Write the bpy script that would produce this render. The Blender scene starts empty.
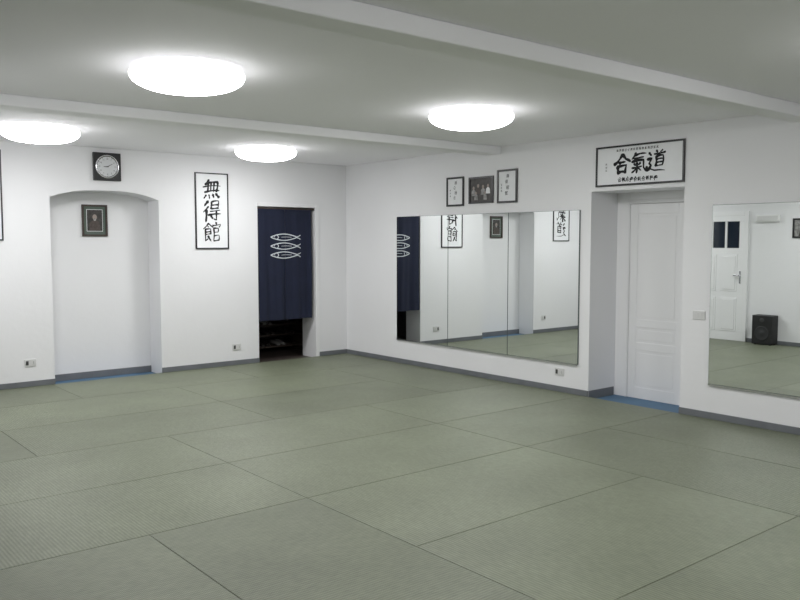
import bpy, bmesh, math, random
from mathutils import Vector, Matrix
random.seed(11)
scene = bpy.context.scene
COL = scene.collection
scene.view_settings.view_transform = 'Standard'
scene.view_settings.look = 'None'

# ---------------------------------------------------------------- dimensions
XR, YB = 6.80, 9.52          # right wall plane, back wall plane
H = 2.68                     # ceiling height above mats
XL = 1.00                    # left wall (back half of the room)
YS = 5.30                    # where the room widens
XN, YN = -1.36, -2.085       # near part of the room
ZF = -0.04                   # sub floor below the mats
TW = 0.34                    # back wall thickness
XD = 7.25                    # door plane in right wall recess

# ---------------------------------------------------------------- materials
def mat(name, col, rough=0.6, metal=0.0, emis=None, estr=0.0, bump=0.0, bscale=40.0,
        var=0.0, vscale=3.0, spec=None, coat=0.0):
    m = bpy.data.materials.new(name); m.use_nodes = True
    nt = m.node_tree; b = nt.nodes['Principled BSDF']
    b.inputs['Base Color'].default_value = (*col, 1)
    b.inputs['Roughness'].default_value = rough
    b.inputs['Metallic'].default_value = metal
    if spec is not None: b.inputs['Specular IOR Level'].default_value = spec
    if coat: b.inputs['Coat Weight'].default_value = coat
    if emis:
        b.inputs['Emission Color'].default_value = (*emis, 1)
        b.inputs['Emission Strength'].default_value = estr
    tc = nt.nodes.new('ShaderNodeTexCoord')
    if var > 0:
        n = nt.nodes.new('ShaderNodeTexNoise'); n.inputs['Scale'].default_value = vscale
        n.inputs['Detail'].default_value = 4
        nt.links.new(tc.outputs['Object'], n.inputs['Vector'])
        r = nt.nodes.new('ShaderNodeMapRange')
        r.inputs['From Min'].default_value = .3; r.inputs['From Max'].default_value = .7
        r.inputs['To Min'].default_value = 1 - var; r.inputs['To Max'].default_value = 1 + var
        nt.links.new(n.outputs['Fac'], r.inputs['Value'])
        mx = nt.nodes.new('ShaderNodeVectorMath'); mx.operation = 'SCALE'
        mx.inputs[0].default_value = col
        nt.links.new(r.outputs['Result'], mx.inputs['Scale'])
        nt.links.new(mx.outputs['Vector'], b.inputs['Base Color'])
    if bump > 0:
        n2 = nt.nodes.new('ShaderNodeTexNoise'); n2.inputs['Scale'].default_value = bscale
        n2.inputs['Detail'].default_value = 5
        nt.links.new(tc.outputs['Object'], n2.inputs['Vector'])
        bp = nt.nodes.new('ShaderNodeBump'); bp.inputs['Strength'].default_value = bump
        bp.inputs['Distance'].default_value = 0.01
        nt.links.new(n2.outputs['Fac'], bp.inputs['Height'])
        nt.links.new(bp.outputs['Normal'], b.inputs['Normal'])
    return m

M_WALL = mat('plaster_wall', (.81, .81, .83), .75, bump=.12, bscale=18, var=.015, vscale=1.2)
M_CEIL = mat('ceiling_paint', (.955, .945, .985), .85, bump=.06, bscale=12, var=.01, vscale=1)
M_BEAM = mat('beam_paint', (.96, .955, .985), .8, bump=.05, bscale=12)
M_BASE = mat('baseboard_grey', (.15, .16, .175), .55, var=.1, vscale=6)
M_BLUE = mat('blue_underlay', (.07, .15, .25), .6, var=.12, vscale=4)
M_DOOR = mat('door_white', (.84, .84, .855), .42, bump=.03, bscale=6)
M_BLACK = mat('frame_black', (.012, .012, .014), .35, var=.1)
M_INK = mat('ink_black', (.01, .01, .012), .8, var=.1, vscale=30)
M_PAPER = mat('paper_white', (.82, .83, .85), .7, var=.02, vscale=8)
M_DIAL = mat('dial_white', (.66, .67, .69), .6, var=.01)
M_MIRROR = mat('mirror_silver', (.80, .825, .815), .004, 1.0)
M_MEDGE = mat('mirror_edge', (.10, .12, .12), .4, .2)
M_CHROME = mat('chrome', (.7, .7, .72), .2, 1.0)
M_NAVY = mat('noren_navy', (.006, .010, .032), .85, bump=.15, bscale=300, var=.12, vscale=5)
M_PRINT = mat('fish_print_white', (.66, .70, .74), .85)
M_LAMP = mat('lamp_diffuser', (.9, .9, .9), .4, emis=(1.0, 1.0, .995), estr=24.0)
def lamp_gradient(m):
    nt = m.node_tree; b = nt.nodes['Principled BSDF']
    tc = nt.nodes.new('ShaderNodeTexCoord'); sx = nt.nodes.new('ShaderNodeSeparateXYZ')
    r = nt.nodes.new('ShaderNodeMapRange'); r.inputs['From Min'].default_value = -.030; r.inputs['From Max'].default_value = -.138
    r.inputs['To Min'].default_value = .9; r.inputs['To Max'].default_value = 33.0
    nt.links.new(tc.outputs['Object'], sx.inputs[0]); nt.links.new(sx.outputs['Z'], r.inputs['Value'])
    nt.links.new(r.outputs['Result'], b.inputs['Emission Strength'])
lamp_gradient(M_LAMP)
M_LBASE = mat('lamp_base', (.8, .8, .8), .5)
M_PLAST = mat('switch_plastic', (.66, .66, .66), .4)
M_PLASTD = mat('switch_dark', (.06, .06, .06), .5)
M_GREEN = mat('mount_green', (.09, .12, .10), .7, var=.1)
M_WOODF = mat('frame_dark_wood', (.045, .030, .024), .4, var=.2, vscale=20)
M_SKIN = mat('photo_skin', (.30, .25, .22), .6)
M_REDBR = mat('photo_brown_robe', (.075, .058, .052), .6, var=.3, vscale=30)
M_PHOTO = mat('photo_brown', (.040, .036, .034), .5, var=.5, vscale=25)
M_PHOTO2 = mat('photo_grey', (.26, .255, .25), .5, var=.5, vscale=30)
M_WOOD = mat('rack_wood', (.06, .045, .035), .5, var=.2, vscale=12)
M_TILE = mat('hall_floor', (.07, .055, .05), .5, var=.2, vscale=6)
M_DIM = mat('hall_wall_dimmed', (.12, .12, .12), .8, var=.03)  # dimness of the hall is put into this wall colour and the floor's
M_SPK = mat('speaker_black', (.012, .012, .013), .5, bump=.05, bscale=200)
M_CONE = mat('speaker_cone', (.03, .03, .032), .4)
M_GLASS = mat('dark_pane', (.015, .022, .035), .08)
M_SUB = mat('sub_floor', (.15, .16, .12), .8)
M_SHOE = mat('shoe_leather', (.03, .026, .024), .4)
M_SHOE2 = mat('shoe_canvas', (.20, .195, .19), .7)

def tatami_mat():
    m = bpy.data.materials.new('tatami_green'); m.use_nodes = True
    nt = m.node_tree; N = nt.nodes; L = nt.links; b = N['Principled BSDF']
    tc = N.new('ShaderNodeTexCoord')
    w = N.new('ShaderNodeTexWave'); w.wave_type = 'BANDS'; w.bands_direction = 'X'
    w.inputs['Scale'].default_value = 16; w.inputs['Distortion'].default_value = .35
    w.inputs['Detail'].default_value = 1
    L.new(tc.outputs['Object'], w.inputs['Vector'])
    w2 = N.new('ShaderNodeTexWave'); w2.wave_type = 'BANDS'; w2.bands_direction = 'Y'
    w2.inputs['Scale'].default_value = 40; w2.inputs['Distortion'].default_value = 1.0
    L.new(tc.outputs['Object'], w2.inputs['Vector'])
    n = N.new('ShaderNodeTexNoise'); n.inputs['Scale'].default_value = 1.6; n.inputs['Detail'].default_value = 7
    g = N.new('ShaderNodeNewGeometry')
    L.new(g.outputs['Position'], n.inputs['Vector'])
    n3 = N.new('ShaderNodeTexNoise'); n3.inputs['Scale'].default_value = 70; n3.inputs['Detail'].default_value = 3
    mp = N.new('ShaderNodeMapping'); mp.inputs['Scale'].default_value = (1.0, .25, 1.0)
    L.new(tc.outputs['Object'], mp.inputs['Vector']); L.new(mp.outputs['Vector'], n3.inputs['Vector'])
    oi = N.new('ShaderNodeObjectInfo')
    def mr(src, a, c, f0=0., f1=1.):
        r = N.new('ShaderNodeMapRange'); r.inputs['From Min'].default_value = f0; r.inputs['From Max'].default_value = f1
        r.inputs['To Min'].default_value = a; r.inputs['To Max'].default_value = c
        L.new(src, r.inputs['Value']); return r.outputs['Result']
    def mul(a, c):
        q = N.new('ShaderNodeMath'); q.operation = 'MULTIPLY'; L.new(a, q.inputs[0]); L.new(c, q.inputs[1]); return q.outputs[0]
    f = mul(mr(w.outputs['Fac'], .83, 1.13), mr(n.outputs['Fac'], .89, 1.11, .3, .7))
    sr = N.new('ShaderNodeSeparateColor'); L.new(oi.outputs['Color'], sr.inputs[0])
    f = mul(f, sr.outputs[0])
    f = mul(f, mr(n3.outputs['Fac'], .86, 1.13, .3, .7))
    sc = N.new('ShaderNodeVectorMath'); sc.operation = 'SCALE'
    sc.inputs[0].default_value = (.166, .184, .127)
    L.new(f, sc.inputs['Scale']); L.new(sc.outputs['Vector'], b.inputs['Base Color'])
    b.inputs['Roughness'].default_value = .46
    add = N.new('ShaderNodeMath'); add.operation = 'ADD'
    L.new(w.outputs['Fac'], add.inputs[0]); L.new(w2.outputs['Fac'], add.inputs[1])
    bp = N.new('ShaderNodeBump'); bp.inputs['Strength'].default_value = .3; bp.inputs['Distance'].default_value = .002
    L.new(add.outputs[0], bp.inputs['Height']); L.new(bp.outputs['Normal'], b.inputs['Normal'])
    return m
M_TATAMI = tatami_mat()

# ---------------------------------------------------------------- mesh helpers
class MB:
    def __init__(s): s.bm = bmesh.new(); s.mats = []
    def mi(s, m):
        if m not in s.mats: s.mats.append(m)
        return s.mats.index(m)
    def box(s, x0, x1, y0, y1, z0, z1, m):
        i = s.mi(m); v = [s.bm.verts.new(p) for p in
            [(x0,y0,z0),(x1,y0,z0),(x1,y1,z0),(x0,y1,z0),(x0,y0,z1),(x1,y0,z1),(x1,y1,z1),(x0,y1,z1)]]
        for q in [(0,3,2,1),(4,5,6,7),(0,1,5,4),(1,2,6,5),(2,3,7,6),(3,0,4,7)]:
            f = s.bm.faces.new([v[k] for k in q]); f.material_index = i
    def prism_xz(s, pts, y0, y1, m, smooth=False):
        """pts counter-clockwise seen from -y"""
        i = s.mi(m); n = len(pts)
        a = [s.bm.verts.new((p[0], y0, p[1])) for p in pts]
        c = [s.bm.verts.new((p[0], y1, p[1])) for p in pts]
        f = s.bm.faces.new(a); f.material_index = i
        f = s.bm.faces.new(c[::-1]); f.material_index = i
        for k in range(n):
            f = s.bm.faces.new([a[k], c[k], c[(k+1) % n], a[(k+1) % n]]); f.material_index = i; f.smooth = smooth
    def flat_xz(s, pts, y, m):
        i = s.mi(m); f = s.bm.faces.new([s.bm.verts.new((p[0], y, p[1])) for p in pts]); f.material_index = i
    def lathe(s, prof, m, axis='z', seg=40, c=(0,0,0), smooth=True):
        i = s.mi(m); rings = []
        for r, h in prof:
            if r < 1e-6:
                p = (c[0], c[1], c[2]+h) if axis == 'z' else ((c[0], c[1]+h, c[2]) if axis == 'y' else (c[0]+h, c[1], c[2]))
                rings.append([s.bm.verts.new(p)]); continue
            R = []
            for k in range(seg):
                t = 2*math.pi*k/seg; u, w = r*math.cos(t), r*math.sin(t)
                p = (c[0]+u, c[1]+w, c[2]+h) if axis == 'z' else ((c[0]+u, c[1]+h, c[2]+w) if axis == 'y' else (c[0]+h, c[1]+u, c[2]+w))
                R.append(s.bm.verts.new(p))
            rings.append(R)
        for A, B in zip(rings, rings[1:]):
            for k in range(seg):
                k2 = (k+1) % seg
                if len(A) == 1 and len(B) == 1: continue
                if len(A) == 1: q = [A[0], B[k], B[k2]]
                elif len(B) == 1: q = [A[k], A[k2], B[0]]
                else: q = [A[k], A[k2], B[k2], B[k]]
                f = s.bm.faces.new(q); f.material_index = i; f.smooth = smooth
    def done(s, name, parent=None, bevel=0.0, fix=True):
        if fix: bmesh.ops.recalc_face_normals(s.bm, faces=s.bm.faces)
        me = bpy.data.meshes.new(name); s.bm.to_mesh(me); s.bm.free()
        for m in s.mats: me.materials.append(m)
        o = bpy.data.objects.new(name, me); COL.objects.link(o)
        if parent: o.parent = parent
        if bevel:
            b = o.modifiers.new('bevel', 'BEVEL'); b.width = bevel; b.segments = 2; b.limit_method = 'ANGLE'
        return o

def struct(o, label=None):
    o['kind'] = 'structure'
    if label: o['label'] = label
    return o
def top(name, label, cat, loc, rot=0.0, group=None):
    e = bpy.data.objects.new(name, None); e.empty_display_size = .1; COL.objects.link(e)
    e.location = loc; e.rotation_euler = (0, 0, rot)
    e['label'] = label; e['category'] = cat
    if group: e['group'] = group
    return e
RW, LW = -math.pi/2, math.pi/2      # rotations for items on right / left wall

# ---------------------------------------------------------------- room shell
b = MB(); b.box(XN-.3, 7.6, YN-.3, 12.2, ZF-.1, ZF, M_SUB)
struct(b.done('floor'))
b = MB(); b.box(XN-.3, 7.6, YN-.3, 9.96, H, H+.12, M_CEIL)
struct(b.done('ceiling'))

# back wall with arched niche and doorway
NX0, NX1, NS, NT = 2.76, 4.02, 2.10, 2.195
DX0, DX1, DT = 5.37, 6.27, 2.07
b = MB(); y0, y1 = YB, YB+TW
b.box(XL-.12, NX0, y0, y1, ZF, H, M_WALL)
arch = []
for k in range(25):
    t = k/24; x = NX0+(NX1-NX0)*t
    arch.append((x, NS+(NT-NS)*(1-abs(2*t-1)**2.6)))
b.prism_xz(arch+[(NX1, H), (NX0, H)], y0, y1, M_WALL)
b.box(NX1, DX0, y0, y1, ZF, H, M_WALL)
b.box(DX0, DX1, y0, y1, DT, H, M_WALL)
b.box(DX1, 7.6, y0, y1, ZF, H, M_WALL)
b.box(NX0-.2, NX1+.2, y1, y1+.1, ZF, H, M_WALL)
struct(b.done('wall_back'))
# right wall with door recess
RY0, RY1, RT = 4.18, 5.23, 2.11
b = MB()
b.box(XR, XR+.5, YN, RY0, ZF, H, M_WALL)
b.box(XR, XR+.5, RY1, YB, ZF, H, M_WALL)
b.box(XR, XR+.5, RY0, RY1, RT, H, M_WALL)
b.box(XR+.5, XR+.6, RY0-.2, RY1+.2, ZF, H, M_WALL)
struct(b.done('wall_right'))
b = MB(); b.box(XL-.12, XL, YS, YB, ZF, H, M_WALL); struct(b.done('wall_left'))
b = MB(); b.box(XN, XL-.12, YS, YS+.12, ZF, H, M_WALL); struct(b.done('wall_return'))
b = MB(); b.box(XN-.12, XN, YN, YS, ZF, H, M_WALL); struct(b.done('wall_side'))
b = MB(); b.box(XN-.12, XR, YN-.12, YN, ZF, H, M_WALL); struct(b.done('wall_rear'))
# dressing hall behind the doorway
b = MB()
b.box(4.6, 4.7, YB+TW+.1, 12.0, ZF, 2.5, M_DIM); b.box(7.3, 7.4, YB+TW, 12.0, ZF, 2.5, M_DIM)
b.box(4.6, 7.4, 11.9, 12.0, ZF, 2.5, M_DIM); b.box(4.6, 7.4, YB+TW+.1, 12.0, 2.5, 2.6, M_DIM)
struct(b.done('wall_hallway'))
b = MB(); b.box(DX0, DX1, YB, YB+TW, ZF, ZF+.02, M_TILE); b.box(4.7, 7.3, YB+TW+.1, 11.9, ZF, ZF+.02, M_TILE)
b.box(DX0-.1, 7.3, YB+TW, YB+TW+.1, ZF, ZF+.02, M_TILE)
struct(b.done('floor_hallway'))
# ceiling beams
b = MB(); b.box(XL, XR, 6.50, 6.72, H-.085, H, M_BEAM); struct(b.done('trim_1', bevel=.008))
b = MB(); b.box(XN, XR, 3.02, 3.22, H-.10, H, M_BEAM); struct(b.done('trim_2', bevel=.008))
# blue underlay in niche and door recess
b = MB(); b.box(NX0, NX1, YB, YB+TW, ZF, ZF+.012, M_BLUE); struct(b.done('floor_niche'))
b = MB(); b.box(XR, XR+.5, RY0, RY1, ZF, ZF+.012, M_BLUE); struct(b.done('floor_recess'))
# baseboards
bh, bt = .062, .012
b = MB()
for xa, xb in [(XL, NX0), (NX1, DX0-.0), (DX1+.06, XR)]:
    b.box(xa, xb, YB-bt, YB, 0, bh, M_BASE)
b.box(NX0, NX1, YB+TW-bt, YB+TW, ZF+.012, bh-.01, M_BASE)
struct(b.done('baseboard_back', bevel=.003))
b = MB()
b.box(XR-bt, XR, YN, RY0, 0, bh, M_BASE); b.box(XR-bt, XR, RY1, YB, 0, bh, M_BASE)
b.box(XR, XD-.03, RY1-bt, RY1, ZF+.012, bh, M_BASE)
struct(b.done('baseboard_right', bevel=.003))
D2Y = 6.63
b = MB(); b.box(XL, XL+bt, YS, D2Y-.07, 0, bh, M_BASE); b.box(XL, XL+bt, D2Y+.91, YB, 0, bh, M_BASE)
struct(b.done('baseboard_left', bevel=.003))
# doorway casing (white, slim)
b = MB()
b.box(DX1, DX1+.055, YB-.012, YB, 0, DT+.05, M_DOOR)
b.box(DX0, DX1, YB-.012, YB, DT, DT+.05, M_DOOR)
struct(b.done('trim_3', bevel=.003))

# ---------------------------------------------------------------- recess door
def panelled(b, x0, x1, z0, z1, panels, m, t=.04):
    b.box(x0, x1, .006, t, z0, z1, m)
    xs = sorted(panels, key=lambda p: p[2])
    px0, px1 = panels[0][0], panels[0][1]
    b.box(x0, px0, 0, .006, z0, z1, m); b.box(px1, x1, 0, .006, z0, z1, m)
    z = z0
    for p in xs:
        b.box(px0, px1, 0, .006, z, p[2], m); z = p[3]
        q = .03
        b.box(p[0]+q, p[1]-q, .002, .006, p[2]+q, p[3]-q, m)
    b.box(px0, px1, 0, .006, z, z1, m)
b = MB()
panelled(b, .16, .90, .012, 2.03, [(.25, .72, .13, .52), (.25, .72, .60, .76), (.25, .72, .84, 1.93)], M_DOOR)
d = b.done('door_1', bevel=.0025); d.location = (XD, RY1, ZF); d.rotation_euler = (0, 0, RW)
struct(d, 'white panelled interior door in a wall recess')
b = MB()
b.lathe([(0, -.018), (.009, -.018), (.009, .018), (0, .018)], M_CHROME, seg=12, c=(.905, -.012, .35))
hg = b.done('hinge', d)
h2 = hg.copy(); h2.location = (0, 0, 1.35); COL.objects.link(h2)
b = MB()
b.box(0, .157, -.008, .05, .012, RT-ZF, M_DOOR); b.box(.903, RY1-RY0, -.008, .05, .012, RT-ZF, M_DOOR)
b.box(.157, .903, -.008, .05, 2.034, RT-ZF, M_DOOR)
b.box(.130, .15, -.014, -.008, .012, 2.07, M_DOOR); b.box(.91, .935, -.014, -.008, .012, 2.07, M_DOOR)
b.box(.130, .935, -.014, -.008, 2.05, 2.075, M_DOOR)
f = b.done('trim_4', bevel=.003); f.location = (XD, RY1, ZF); f.rotation_euler = (0, 0, RW); struct(f)

# left wall door (seen in the mirror)
b = MB()
W = .84
b.box(0, W, -.03, 0, 0, 1.50, M_DOOR); b.box(0, W, -.03, 0, 1.93, 2.02, M_DOOR)
for xa, xb in [(0, .08), (.29, .325), (.535, .57), (.76, W)]: b.box(xa, xb, -.03, 0, 1.50, 1.93, M_DOOR)
for z0, z1 in [(.15, .70), (.80, 1.40)]:
    for x0, x1 in [(.10, .38), (.46, .74)]:
        b.box(x0, x1, -.036, -.03, z0, z1, M_DOOR)
        b.box(x0+.03, x1-.03, -.042, -.036, z0+.03, z1-.03, M_DOOR)
d2 = b.done('door_2', bevel=.003); d2.location = (XL, D2Y, .002); d2.rotation_euler = (0, 0, LW)
struct(d2, 'white door with three small dark glass panes')
b = MB(); b.box(.08, .76, -.012, -.004, 1.50, 1.93, M_GLASS); b.done('glass_pane', d2)
b = MB(); b.box(.035, .065, -.036, -.03, .93, 1.13, M_CHROME); b.box(.04, .15, -.075, -.062, 1.05, 1.07, M_CHROME)
b.box(.043, .057, -.075, -.036, 1.05, 1.07, M_CHROME); b.done('handle', d2, bevel=.003)
b = MB()
b.box(-.07, 0, -.035, 0, 0, 2.09, M_DOOR); b.box(W, W+.07, -.035, 0, 0, 2.09, M_DOOR); b.box(0, W, -.035, 0, 2.02, 2.09, M_DOOR)
f = b.done('trim_5', bevel=.004); f.location = (XL, D2Y, .002); f.rotation_euler = (0, 0, LW); struct(f)

# ---------------------------------------------------------------- tatami mats
PX, PY = 1.02, 1.055
def xs(i): return XR - PX*i
def ys(j): return YB - PY*j
meshes = {}
rng = random.Random(5)
def tat(x0, x1, y0, y1):
    w, h = x1-x0, y1-y0
    vert = h > w
    L_, S_ = (h, w) if vert else (w, h)
    key = (round(L_, 3), round(S_, 3))
    if key not in meshes:
        g = .0007
        b = MB(); b.box(-L_/2+g, L_/2-g, -S_/2+g, S_/2-g, 0, -ZF, M_TATAMI)
        bmesh.ops.bevel(b.bm, geom=[e for e in b.bm.edges], offset=.0024, segments=2, affect='EDGES')
        o = b.done('tatami_mat'); meshes[key] = o.data
    else:
        o = bpy.data.objects.new('tatami_mat', meshes[key]); COL.objects.link(o)
    o.location = ((x0+x1)/2, (y0+y1)/2, ZF)
    if vert: o.rotation_euler = (0, 0, math.pi/2)
    t = (.95 if vert else 1.02)*rng.uniform(.95, 1.05)
    o.color = (t, t, t, 1)
    o['label'] = 'green-grey woven-surface floor mat with dark seams'
    o['category'] = 'mat'; o['group'] = 'mats covering the practice floor'
def Hm(i, j): tat(xs(i+2), xs(i), ys(j+1), ys(j))
def Vm(i, j): tat(xs(i+1), xs(i), ys(j+2), ys(j))
Hm(0,0); Hm(2,0); tat(xs(5), xs(4), ys(1), ys(0))
Vm(0,1); Hm(1,1); Hm(3,1)
Hm(1,2); Hm(3,2)
Hm(0,3); Hm(2,3); tat(XL, xs(4), ys(4), ys(3))
tat(XL, xs(5), ys(2), ys(0)); tat(XL, xs(5), ys(3), ys(2))
Hm(0,4); Hm(2,4); Hm(4,4); Hm(6,4)
Vm(0,5); Vm(1,5); Hm(2,5); Hm(2,6); Vm(4,5)
Vm(5,5); Hm(6,5); Hm(6,6)
Hm(0,7); Hm(2,7); Hm(4,7); Hm(6,7)
Vm(0,8); Hm(1,8); Hm(3,8); Hm(5,8); tat(xs(8), xs(7), ys(10), ys(8))
Hm(1,9); Hm(3,9); Hm(5,9)
Hm(0,10); Hm(2,10); Hm(4,10); Hm(6,10)

# ---------------------------------------------------------------- ceiling lamps
def lamp(x, y, label):
    e = top('ceiling_lamp', label, 'lamp', (x, y, H), group='round flush ceiling lamps')
    R = .352
    b = MB(); b.lathe([(0, 0), (.27, 0), (.28, -.004), (.28, -.012), (0, -.012)], M_LBASE, seg=56); b.done('lamp_base', e)
    prof = [(.290, -.003), (.315, -.008)]
    for k in range(1, 7):
        t = k/6*math.pi/2
        prof.append((.315+(R-.315)*math.sin(t), -.042+.034*math.cos(t)))
    for k in range(1, 19):
        t = k/18*math.pi/2
        prof.append((R*math.cos(t)**.72 if k < 18 else 0, -.046-.100*math.sin(t)))
    b = MB(); b.lathe(prof, M_LAMP, seg=56)
    b.done('lamp_shade', e)
for x, y in [(2.25, 4.84), (4.79, 4.92), (2.30, 8.16), (4.82, 8.33), (2.24, 1.3), (4.80, 1.45)]:
    lamp(x, y, 'round white opal ceiling lamp, lit, flush on the ceiling')

# ---------------------------------------------------------------- mirrors
def mirror(y0, y1, label, grp):
    w = y1-y0; z0, z1 = .32, 1.93
    e = top('wall_mirror', label, 'mirror', (XR, y1, z0), RW, grp)
    g = .001
    b = MB(); b.box(g, w-g, -.012, 0, 0, z1-z0, M_MEDGE); b.done('mirror_backing', e)
    b = MB(); b.box(g+.004, w-g-.004, -.0165, -.0125, .003, z1-z0-.003, M_MIRROR); b.done('mirror_glass', e, fix=True)
    b = MB(); b.box(g, w-g, -.022, 0, -.012, -.0005, M_CHROME); b.done('bottom_rail', e)
for k in range(3):
    mirror(8.36-(k+1), 8.36-k, 'tall frameless wall mirror panel reflecting the practice room', 'wall mirror panels')
for k in range(3):
    mirror(3.89-(k+1), 3.89-k, 'tall frameless wall mirror panel beside the recessed door', 'wall mirror panels')

# ---------------------------------------------------------------- calligraphy
G = {
'mu': [[(32,97),(16,74)],[(26,84),(82,86)],[(6,62),(94,64)],[(12,40),(90,42)],[(30,84),(29,40)],[(46,84),(45,40)],[(62,85),(61,40)],[(78,85),(76,40)],
       [(22,26),(10,8)],[(38,25),(38,8)],[(56,26),(62,10)],[(74,28),(90,8)]],
'toku': [[(30,97),(10,76)],[(32,74),(6,46)],[(22,58),(21,3)],[(46,93),(46,60)],[(46,93),(82,94),(82,60)],[(46,77),(82,77)],[(46,61),(82,61)],
       [(40,48),(92,50)],[(32,33),(97,35)],[(74,49),(74,5),(60,12)],[(46,25),(57,14)]],
'kan': [[(28,99),(4,70)],[(28,97),(48,78)],[(24,84),(32,78)],[(14,70),(42,70),(42,42)],[(14,56),(42,56)],[(14,42),(42,42)],[(14,72),(14,8),(30,18)],[(28,32),(47,8)],
       [(72,99),(72,89)],[(53,89),(52,75)],[(54,86),(95,87),(89,76)],[(60,70),(60,5)],[(60,70),(86,70),(86,50)],[(60,50),(86,50)],[(60,33),(90,33),(90,7)],[(60,8),(90,8)]],
'go': [[(52,97),(34,74),(4,54)],[(50,95),(70,72),(97,56)],[(32,57),(68,59)],[(26,40),(31,5)],[(26,40),(76,42),(70,5)],[(30,9),(71,10)]],
'ki': [[(30,99),(10,72)],[(26,86),(88,88)],[(24,72),(76,73)],[(12,58),(76,60),(78,24),(92,6),(97,22)],[(24,48),(31,39)],[(58,49),(49,39)],[(14,30),(68,32)],[(41,52),(40,3)],[(40,29),(14,8)],[(42,29),(64,12)]],
'do': [[(50,99),(55,89)],[(82,99),(73,89)],[(38,84),(98,86)],[(66,84),(60,74)],[(50,72),(50,28)],[(50,72),(86,73),(85,28)],[(50,58),(84,58)],[(50,44),(84,44)],[(50,29),(84,29)],
       [(12,94),(22,82)],[(4,64),(26,66),(12,44),(24,34),(10,14)],[(2,12),(20,20),(44,7),(99,3)]],
}
WT = {'mu': 12.5, 'toku': 12, 'kan': 10.5, 'go': 17, 'ki': 13, 'do': 10.5}
def ink(b, chars, cx, cz, size, y, wt=8.0, m=None, dy=-.0001, var=.25, jit=2.0):
    """brush strokes: slight slant, bow, swelling and tapering"""
    m = m or M_INK; i = b.mi(m); k = 0
    for st in chars:
        P = []
        for p in st:
            x, z = p[0]+random.uniform(-jit, jit), p[1]+random.uniform(-jit, jit)
            z += (x-50)*.08; x += (z-50)*.05
            P.append(Vector((x, z)))
        Q = []
        for a, c in zip(P, P[1:]):
            d = c-a; nn = Vector((-d.y, d.x)); bow = random.uniform(-.03, .09)
            for t in range(6):
                s = t/6; Q.append(a.lerp(c, s)+nn*bow*math.sin(math.pi*s))
        Q.append(P[-1]); n = len(Q)
        ang = (P[-1]-P[0]); vert = abs(ang.y) > abs(ang.x)
        ww = wt*(1.15 if vert else .85)*random.uniform(1-var, 1+var)
        end = random.choice([.25, .5, .95])
        Lp, Rp = [], []
        for q in range(n):
            a = Q[max(q-1, 0)]; c = Q[min(q+1, n-1)]; d = (c-a).normalized(); nn = Vector((-d.y, d.x))
            t = q/(n-1)
            w = ww*(.76+.24*math.cos(2*math.pi*t)) * (1.0 if t < .65 else 1.0-(t-.65)/.35*(1-end))
            if q == 0: w *= .75
            Lp.append(Q[q]+nn*w/2); Rp.append(Q[q]-nn*w/2)
        Q0 = Q[0]-(Q[1]-Q[0]).normalized()*ww*.35; Qn = Q[-1]+(Q[-1]-Q[-2]).normalized()*ww*.25
        yy = y+dy*k; k += 1
        def tv(p): return b.bm.verts.new((cx+(p.x-50)/100*size, yy, cz+(p.y-50)/100*size))
        Lv = [tv(p) for p in Lp]; Rv = [tv(p) for p in Rp]; s0 = tv(Q0); s1 = tv(Qn)
        for q in range(n-1):
            f = b.bm.faces.new([Lv[q], Rv[q], Rv[q+1], Lv[q+1]]); f.material_index = i
        f = b.bm.faces.new([s0, Rv[0], Lv[0]]); f.material_index = i
        f = b.bm.faces.new([s1, Lv[-1], Rv[-1]]); f.material_index = i

def frame_parts(e, w, h, fw, mf, depth=.018):
    b = MB(); x, z = w/2, h/2
    b.box(-x, -x+fw, -depth, 0, -z, z, mf); b.box(x-fw, x, -depth, 0, -z, z, mf)
    b.box(-x+fw, x-fw, -depth, 0, z-fw, z, mf); b.box(-x+fw, x-fw, -depth, 0, -z, -z+fw, mf)
    b.done('frame', e, bevel=.0015)

def scroll(x, z, w, h, glyphs, gs, label):
    e = top('framed_calligraphy', label, 'calligraphy', (x, YB, z)); frame_parts(e, w, h, .015, M_BLACK)
    b = MB(); b.box(-w/2+.015, w/2-.015, -.008, -.001, -h/2+.015, h/2-.015, M_PAPER)
    n = len(glyphs); step = gs*1.08
    for k, g in enumerate(glyphs): ink(b, G[g], random.uniform(-.008, .008), (n-1)/2*step-k*step, gs*random.uniform(.98, 1.08), -.0095, WT[g], var=.28, jit=2.0)
    b.done('calligraphy_paper', e)
scroll(4.717, 1.99, .455, .955, ['mu', 'toku', 'kan'], .25, 'white vertical calligraphy panel in thin black frame beside the curtained doorway')
scroll(2.05, 2.10, .44, .97, ['go', 'ki', 'do'], .26, 'white vertical calligraphy panel in thin black frame near the wall clock')

# sign above recess door
e = top('framed_calligraphy', 'wide black-framed calligraphy panel above the recessed white door', 'calligraphy', (XR, (4.18+5.17)/2, 2.348), RW)
w, h = .99, .395; frame_parts(e, w, h, .018, M_BLACK)
b = MB(); b.box(-w/2+.018, w/2-.018, -.008, -.001, -h/2+.018, h/2-.018, M_PAPER)
for k, (g, wt) in enumerate([('go', 22), ('ki', 17), ('do', 14)]): ink(b, G[g], -.185+k*.190, .014, .20, -.0095, wt, var=.15, jit=1.2)
keys = list(G)
for k in range(15): ink(b, G[random.choice(keys)], -.24+k*.032, .148, .026, -.0095, 13)
simple = ['go', 'ki', 'toku']
for k in range(10): ink(b, G[random.choice(simple)][:8], -.21+k*.045, -.138+random.uniform(-.004, .004), random.uniform(.042, .054), -.0095, 22, var=.5, jit=4)
for k in range(3): ink(b, G[random.choice(keys)], -.37, .02-.03*k, .022, -.0095, 9)
b.done('calligraphy_paper', e)

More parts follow.
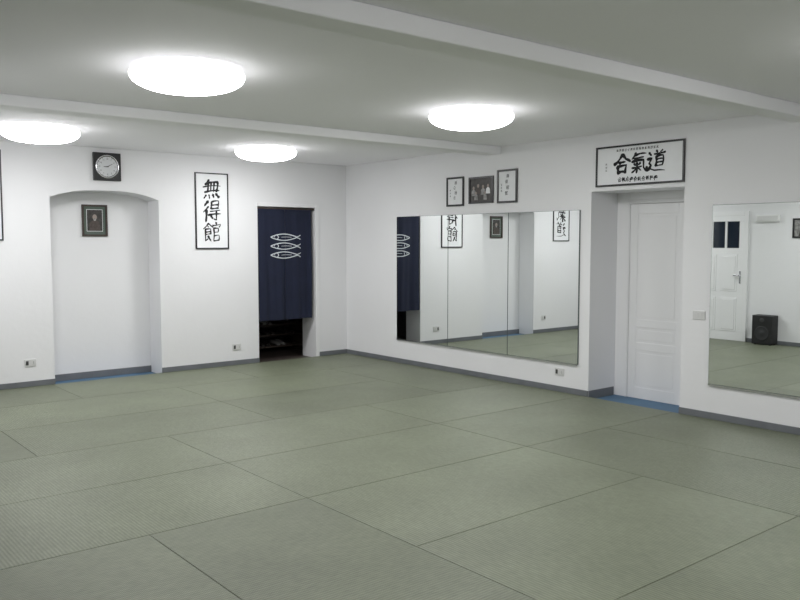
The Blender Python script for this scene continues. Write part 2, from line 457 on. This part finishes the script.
# small frames over the mirror
def smallframe(yc, zc, w, h, kind, label):
    e = top('picture_frame', label, 'picture', (XR, yc, zc), RW); frame_parts(e, w, h, .022, M_BLACK)
    b = MB()
    if kind == 'text':
        b.box(-w/2+.022, w/2-.022, -.008, -.001, -h/2+.022, h/2-.022, M_PAPER)
        for r in range(4): ink(b, G[random.choice(keys)], .01*(-1)**r, h*.30-r*h*.17, .046, -.0095, 11)
        for r in range(3): ink(b, G[random.choice(keys)], -w*.28, h*.05-r*.035, .022, -.0095, 9)
    else:
        b.box(-w/2+.022, w/2-.022, -.008, -.001, -h/2+.022, h/2-.022, M_PHOTO)
        for cx, cz, s, mm in [(-.12, -.02, 1.0, M_PHOTO2), (-.045, .0, 1.1, M_REDBR), (.035, -.01, 1.05, M_PHOTO2), (.115, .0, 1.0, M_PAPER), (-.08, -.07, .8, M_PHOTO2), (.07, -.07, .8, M_PHOTO2)]:
            b.flat_xz([(cx-.035*s, cz-.045), (cx+.035*s, cz-.045), (cx+.030*s, cz+.01*s), (cx+.010*s, cz+.03*s), (cx-.010*s, cz+.03*s), (cx-.030*s, cz+.01*s)], -.0092-.0001*s, mm)
            b.flat_xz([(cx+.017*s*math.cos(t*math.pi/6), cz+.045*s+.020*s*math.sin(t*math.pi/6)) for t in range(12)], -.0096, M_SKIN)
    b.done('picture', e, fix=False)
smallframe(7.245, 2.205, .30, .35, 'text', 'small black-framed sheet of handwritten characters above the mirror')
smallframe(6.808, 2.205, .40, .31, 'photo', 'black-framed dark group photograph hanging above the mirror')
smallframe(6.392, 2.228, .305, .375, 'text', 'black-framed certificate with brush characters above the mirror')
e = top('picture_frame', 'dark-framed small picture near the speaker', 'picture', (XL, 5.70, 1.81), LW); frame_parts(e, .34, .30, .025, M_BLACK)
b = MB(); b.box(-.145, .145, -.008, -.001, -.125, .125, M_PHOTO2)
b.flat_xz([(-.08,-.12),(.08,-.12),(.05,.0),(-.05,.0)], -.0092, M_PHOTO); b.done('picture', e)

# niche picture
e = top('picture_frame', 'dark-framed portrait with green-grey mount hanging inside the arched niche', 'picture', (3.362, YB+TW, 1.855)); frame_parts(e, .30, .375, .022, M_WOODF, .022)
b = MB(); b.box(-.128, .128, -.008, -.001, -.1655, .1655, M_GREEN)
b.box(-.095, .095, -.0095, -.008, -.129, .132, M_PAPER)
b.box(-.090, .090, -.0105, -.0095, -.124, .127, M_PHOTO)
b.flat_xz([(-.065,-.122),(.065,-.122),(.06,-.03),(.02,.005),(-.02,.005),(-.06,-.03)], -.0112, M_REDBR)
b.flat_xz([(.026*math.cos(t*math.pi/7), .040+.034*math.sin(t*math.pi/7)) for t in range(14)], -.0114, M_SKIN)
b.flat_xz([(.0+.016*math.cos(t*math.pi/5), .012+.016*math.sin(t*math.pi/5)) for t in range(10)], -.0118, M_PHOTO2)
b.done('picture', e, fix=False)

# ---------------------------------------------------------------- wall clock
e = top('wall_clock', 'square black wall clock with silver ring and white dial', 'clock', (3.400, YB, 2.467))
b = MB(); b.box(-.16, .16, -.03, 0, -.16, .16, M_BLACK)
b.done('clock_case', e, bevel=.005)
b = MB(); b.lathe([(.120, -.030), (.120, -.038), (.134, -.038), (.136, -.030)], M_CHROME, 'y', 48); b.done('clock_rim', e)
b = MB(); b.lathe([(0, -.0325), (.115, -.0325)], M_DIAL, 'y', 48); b.lathe([(.115, -.0326), (.121, -.0326)], M_INK, 'y', 48)
for k in range(12):
    t = k*math.pi/6; r0 = .104; hw = .0022
    d = Vector((math.sin(t), math.cos(t))); n = Vector((d.y, -d.x))
    p = [d*r0-n*hw, d*.112-n*hw, d*.112+n*hw, d*r0+n*hw]
    b.flat_xz([(q.x, q.y) for q in p], -.0335, M_INK)
b.done('clock_face', e, fix=False)
def numeral(txt, x, z, s, par):
    cu = bpy.data.curves.new('numeral', 'FONT'); cu.body = txt; cu.size = s; cu.align_x = 'CENTER'; cu.align_y = 'CENTER'
    tmp = bpy.data.objects.new('tmp', cu); COL.objects.link(tmp)
    me = bpy.data.meshes.new_from_object(tmp); bpy.data.objects.remove(tmp)
    me.materials.clear(); me.materials.append(M_INK)
    me.transform(Matrix.Translation((x, -.034, z)) @ Matrix.Rotation(math.pi/2, 4, 'X'))
    o = bpy.data.objects.new('numeral', me); COL.objects.link(o); o.parent = par
for k in range(1, 13):
    t = k*math.pi/6; numeral(str(k), .088*math.sin(t), .088*math.cos(t), .024, e)
def hand(t, ln, hw, y, name):
    b = MB(); d = Vector((math.sin(t), math.cos(t))); n = Vector((d.y, -d.x))
    p = [-d*.012-n*hw, d*ln-n*hw*.4, d*ln+n*hw*.4, -d*.012+n*hw]
    b.prism_xz([(q.x, q.y) for q in p], y-.001, y, M_INK); b.done(name, e)
hand(math.radians(268), .045, .006, -.036, 'hour_hand'); hand(math.radians(60), .068, .0045, -.038, 'minute_hand')

# ---------------------------------------------------------------- noren curtain
e = top('noren_curtain', 'dark navy split doorway curtain with three white fish outlines', 'curtain', ((DX0+DX1)/2-.02, YB+.02, 0.55))
W, Hn = .83, 1.49
def wav(x, z):
    a = .25+.75*(1-(z/Hn))
    return -.004 + a*(.013*math.sin(x*23+.6)+.007*math.sin(x*51+1.3+z*1.2)) + .004*math.sin(z*5+x*3)
b = MB(); i = b.mi(M_NAVY); i2 = b.mi(M_PRINT); nx, nz = 24, 30
for (xa, xb) in [(-W/2, -.003), (.003, W/2)]:
    V = [[b.bm.verts.new((xa+(xb-xa)*k/nx, wav(xa+(xb-xa)*k/nx, Hn*j/nz), Hn*j/nz)) for k in range(nx+1)] for j in range(nz+1)]
    for j in range(nz):
        for k in range(nx):
            f = b.bm.faces.new([V[j][k], V[j][k+1], V[j+1][k+1], V[j+1][k]]); f.material_index = i; f.smooth = True
def strip(pts, hw):
    P = [Vector(p) for p in pts]; n = len(P); A, B = [], []
    for q in range(n):
        d = (P[min(q+1, n-1)]-P[max(q-1, 0)]).normalized(); nn = Vector((-d.y, d.x))
        for S, sgn in ((A, 1), (B, -1)):
            p = P[q]+nn*hw*sgn; S.append(b.bm.verts.new((p.x, wav(p.x, p.y)-.004, p.y)))
    for q in range(n-1):
        f = b.bm.faces.new([B[q], B[q+1], A[q+1], A[q]]); f.material_index = i2
def fish(cx, cz, s):
    up = []; dn = []
    for k in range(25):
        t = k/24; x = cx+(-.22+.36*t)*s
        hgt = .038*math.sin(math.pi*t)**.8*s
        up.append((x, cz+hgt)); dn.append((x, cz-hgt))
    strip(up, .0065); strip(dn, .0065)
    xe = up[-1][0]
    strip([(xe-.012, cz+.003), (xe+.03*s, cz+.012*s), (xe+.055*s, cz+.026*s)], .006)
    strip([(xe-.012, cz-.003), (xe+.03*s, cz-.012*s), (xe+.055*s, cz-.026*s)], .006)
    strip([(cx-.135*s, cz+.031*s), (cx-.118*s, cz), (cx-.135*s, cz-.031*s)], .005)
    ex, ez = cx-.170*s, cz+.004*s
    strip([(ex+.004*math.cos(t*math.pi/5), ez+.004*math.sin(t*math.pi/5)) for t in range(11)], .004)
    strip([(cx-.08*s, cz), (cx-.01*s, cz+.003), (cx+.07*s, cz)], .003)
for k, cz in enumerate([1.115, .995, .875]): fish(.02, cz, 1.12)
b.done('curtain', e, fix=False)
b = MB(); b.lathe([(0, -.445), (.011, -.445), (.011, .445), (0, .445)], M_WOODF, 'x', 16, c=(.02, 0, Hn+.008)); b.done('curtain_rod', e)

# ---------------------------------------------------------------- sockets and switch
def socket(loc, rot, label, name='wall_socket', w=.125, h=.082, n=3):
    e = top(name, label, 'socket' if name == 'wall_socket' else 'switch', loc, rot)
    b = MB(); b.box(-w/2, w/2, -.009, 0, -h/2, h/2, M_PLAST); b.done('cover_plate', e, bevel=.004)
    pw = w*.78/n
    for k in range(n):
        cx = (k-(n-1)/2)*pw
        b = MB(); b.box(cx-pw*.44, cx+pw*.44, -.0115, -.0092, -h*.28, h*.28, M_PLASTD if (k == 0 and name == 'wall_socket') else M_PLAST)
        if name == 'wall_socket' and k != 1:
            for zz in (-.011, 0, .011):
                b.lathe([(0, -.0122), (.0032, -.0122), (.0032, -.0116)], M_PLASTD, 'y', 10, c=(cx, 0, zz))
        b.done('outlet_module' if name == 'wall_socket' else 'switch_rocker', e)
socket((2.50, YB, .265), 0, 'white three-module wall socket above the baseboard')
socket((5.04, YB, .235), 0, 'white three-module wall socket near the curtained doorway')
socket((XR, 5.61, .215), RW, 'white three-module wall socket below the mirror')
socket((XR, 4.00, .935), RW, 'white light switch plate between door and mirror', 'light_switch')

# ---------------------------------------------------------------- speaker and emergency lamp (left wall)
e = top('floor_speaker', 'black box loudspeaker standing on the mats against the wall', 'speaker', (XL+.02, 6.20, 0), LW)
b = MB(); b.box(-.16, .16, -.20, 0, .012, .46, M_SPK); b.done('speaker_cabinet', e, bevel=.008)
b = MB(); b.lathe([(.115, -.202), (.112, -.208), (.10, -.206), (.05, -.202), (.03, -.208), (0, -.21)], M_CONE, 'y', 32, c=(0, 0, .18)); b.done('speaker_cone', e)
b = MB(); b.lathe([(.04, -.202), (.038, -.207), (.015, -.204), (0, -.208)], M_CONE, 'y', 24, c=(0, 0, .38)); b.done('tweeter', e)
for sx in (-.12, .12):
    for sy in (-.17, -.03):
        b = MB(); b.lathe([(0, 0), (.014, 0), (.014, .012), (0, .012)], M_SPK, seg=12, c=(sx, sy, 0)); b.done('foot', e)
e = top('emergency_light', 'slim white rectangular emergency light mounted on the wall', 'emergency fitting', (XL, 6.25, 1.97), LW)  # an emergency light, not a sign; modelled without emission
b = MB(); b.box(-.19, .19, -.05, 0, -.055, .055, M_LBASE); b.done('housing', e, bevel=.012)
b = MB(); b.box(-.16, .16, -.058, -.0505, -.036, .036, M_PLAST); b.done('cover', e, bevel=.003)

# ---------------------------------------------------------------- shoe rack in the hall
e = top('shoe_rack', 'low wooden shoe rack in the dark hall behind the curtain', 'rack', (6.20, 10.35, ZF+.02))
for x in (-.38, .36):
    b = MB(); b.box(x, x+.025, 0, .28, 0, .42, M_WOOD); b.done('side_panel', e)
for z in (.08, .25, .40):
    b = MB(); b.box(-.355, .36, .0, .28, z, z+.02, M_WOOD); b.done('shelf', e)
def shoe_mesh(mm):
    b = MB()
    secs = [(-.13, .028, .055), (-.09, .034, .075), (-.03, .032, .070), (.03, .036, .05), (.09, .038, .038), (.125, .024, .024)]
    i = b.mi(mm); R = []
    for y, w, h in secs:
        R.append([b.bm.verts.new((w*math.cos(t), y, max(0, h*(.5+.5*math.sin(t))))) for t in [k*math.pi/6 for k in range(12)]])
    for A, B in zip(R, R[1:]):
        for k in range(12):
            f = b.bm.faces.new([A[k], A[(k+1) % 12], B[(k+1) % 12], B[k]]); f.material_index = i; f.smooth = True
    for r in (R[0], R[-1]): f = b.bm.faces.new(r); f.material_index = i
    return b
sm = {}
for k, (dx, dz, kind) in enumerate([(-.28, .10, 0), (-.19, .10, 0), (-.02, .10, 1), (.07, .10, 1), (-.2, .27, 0), (-.11, .27, 0), (.12, .27, 0), (.21, .27, 0), (-.25, .42, 1), (-.16, .42, 1)]):
    if kind not in sm:
        o = shoe_mesh([M_SHOE, M_SHOE2][kind]).done('shoe'); sm[kind] = o.data
    else:
        o = bpy.data.objects.new('shoe', sm[kind]); COL.objects.link(o)
    o.location = (6.20+dx, 10.35+.14, ZF+.02+dz+.0005); o.rotation_euler = (0, 0, math.pi)
    o['label'] = ['dark leather shoe on the wooden rack', 'pale canvas shoe on the wooden rack'][kind]; o['category'] = 'shoe'; o['group'] = 'shoes on the rack'

# ---------------------------------------------------------------- world, camera
w = bpy.data.worlds.new('World'); scene.world = w; w.use_nodes = True
w.node_tree.nodes['Background'].inputs[0].default_value = (.02, .022, .025, 1)
cam = bpy.data.cameras.new('Camera'); co = bpy.data.objects.new('Camera', cam); COL.objects.link(co)
cam.sensor_width = 36; cam.lens = 36*815/800; cam.clip_start = .05
yaw, pit = math.radians(39.3), math.radians(4.07)
fwd = Vector((math.sin(yaw)*math.cos(pit), math.cos(yaw)*math.cos(pit), -math.sin(pit)))
co.location = (0, 0, 1.6); co.rotation_euler = fwd.to_track_quat('-Z', 'Y').to_euler()
scene.camera = co
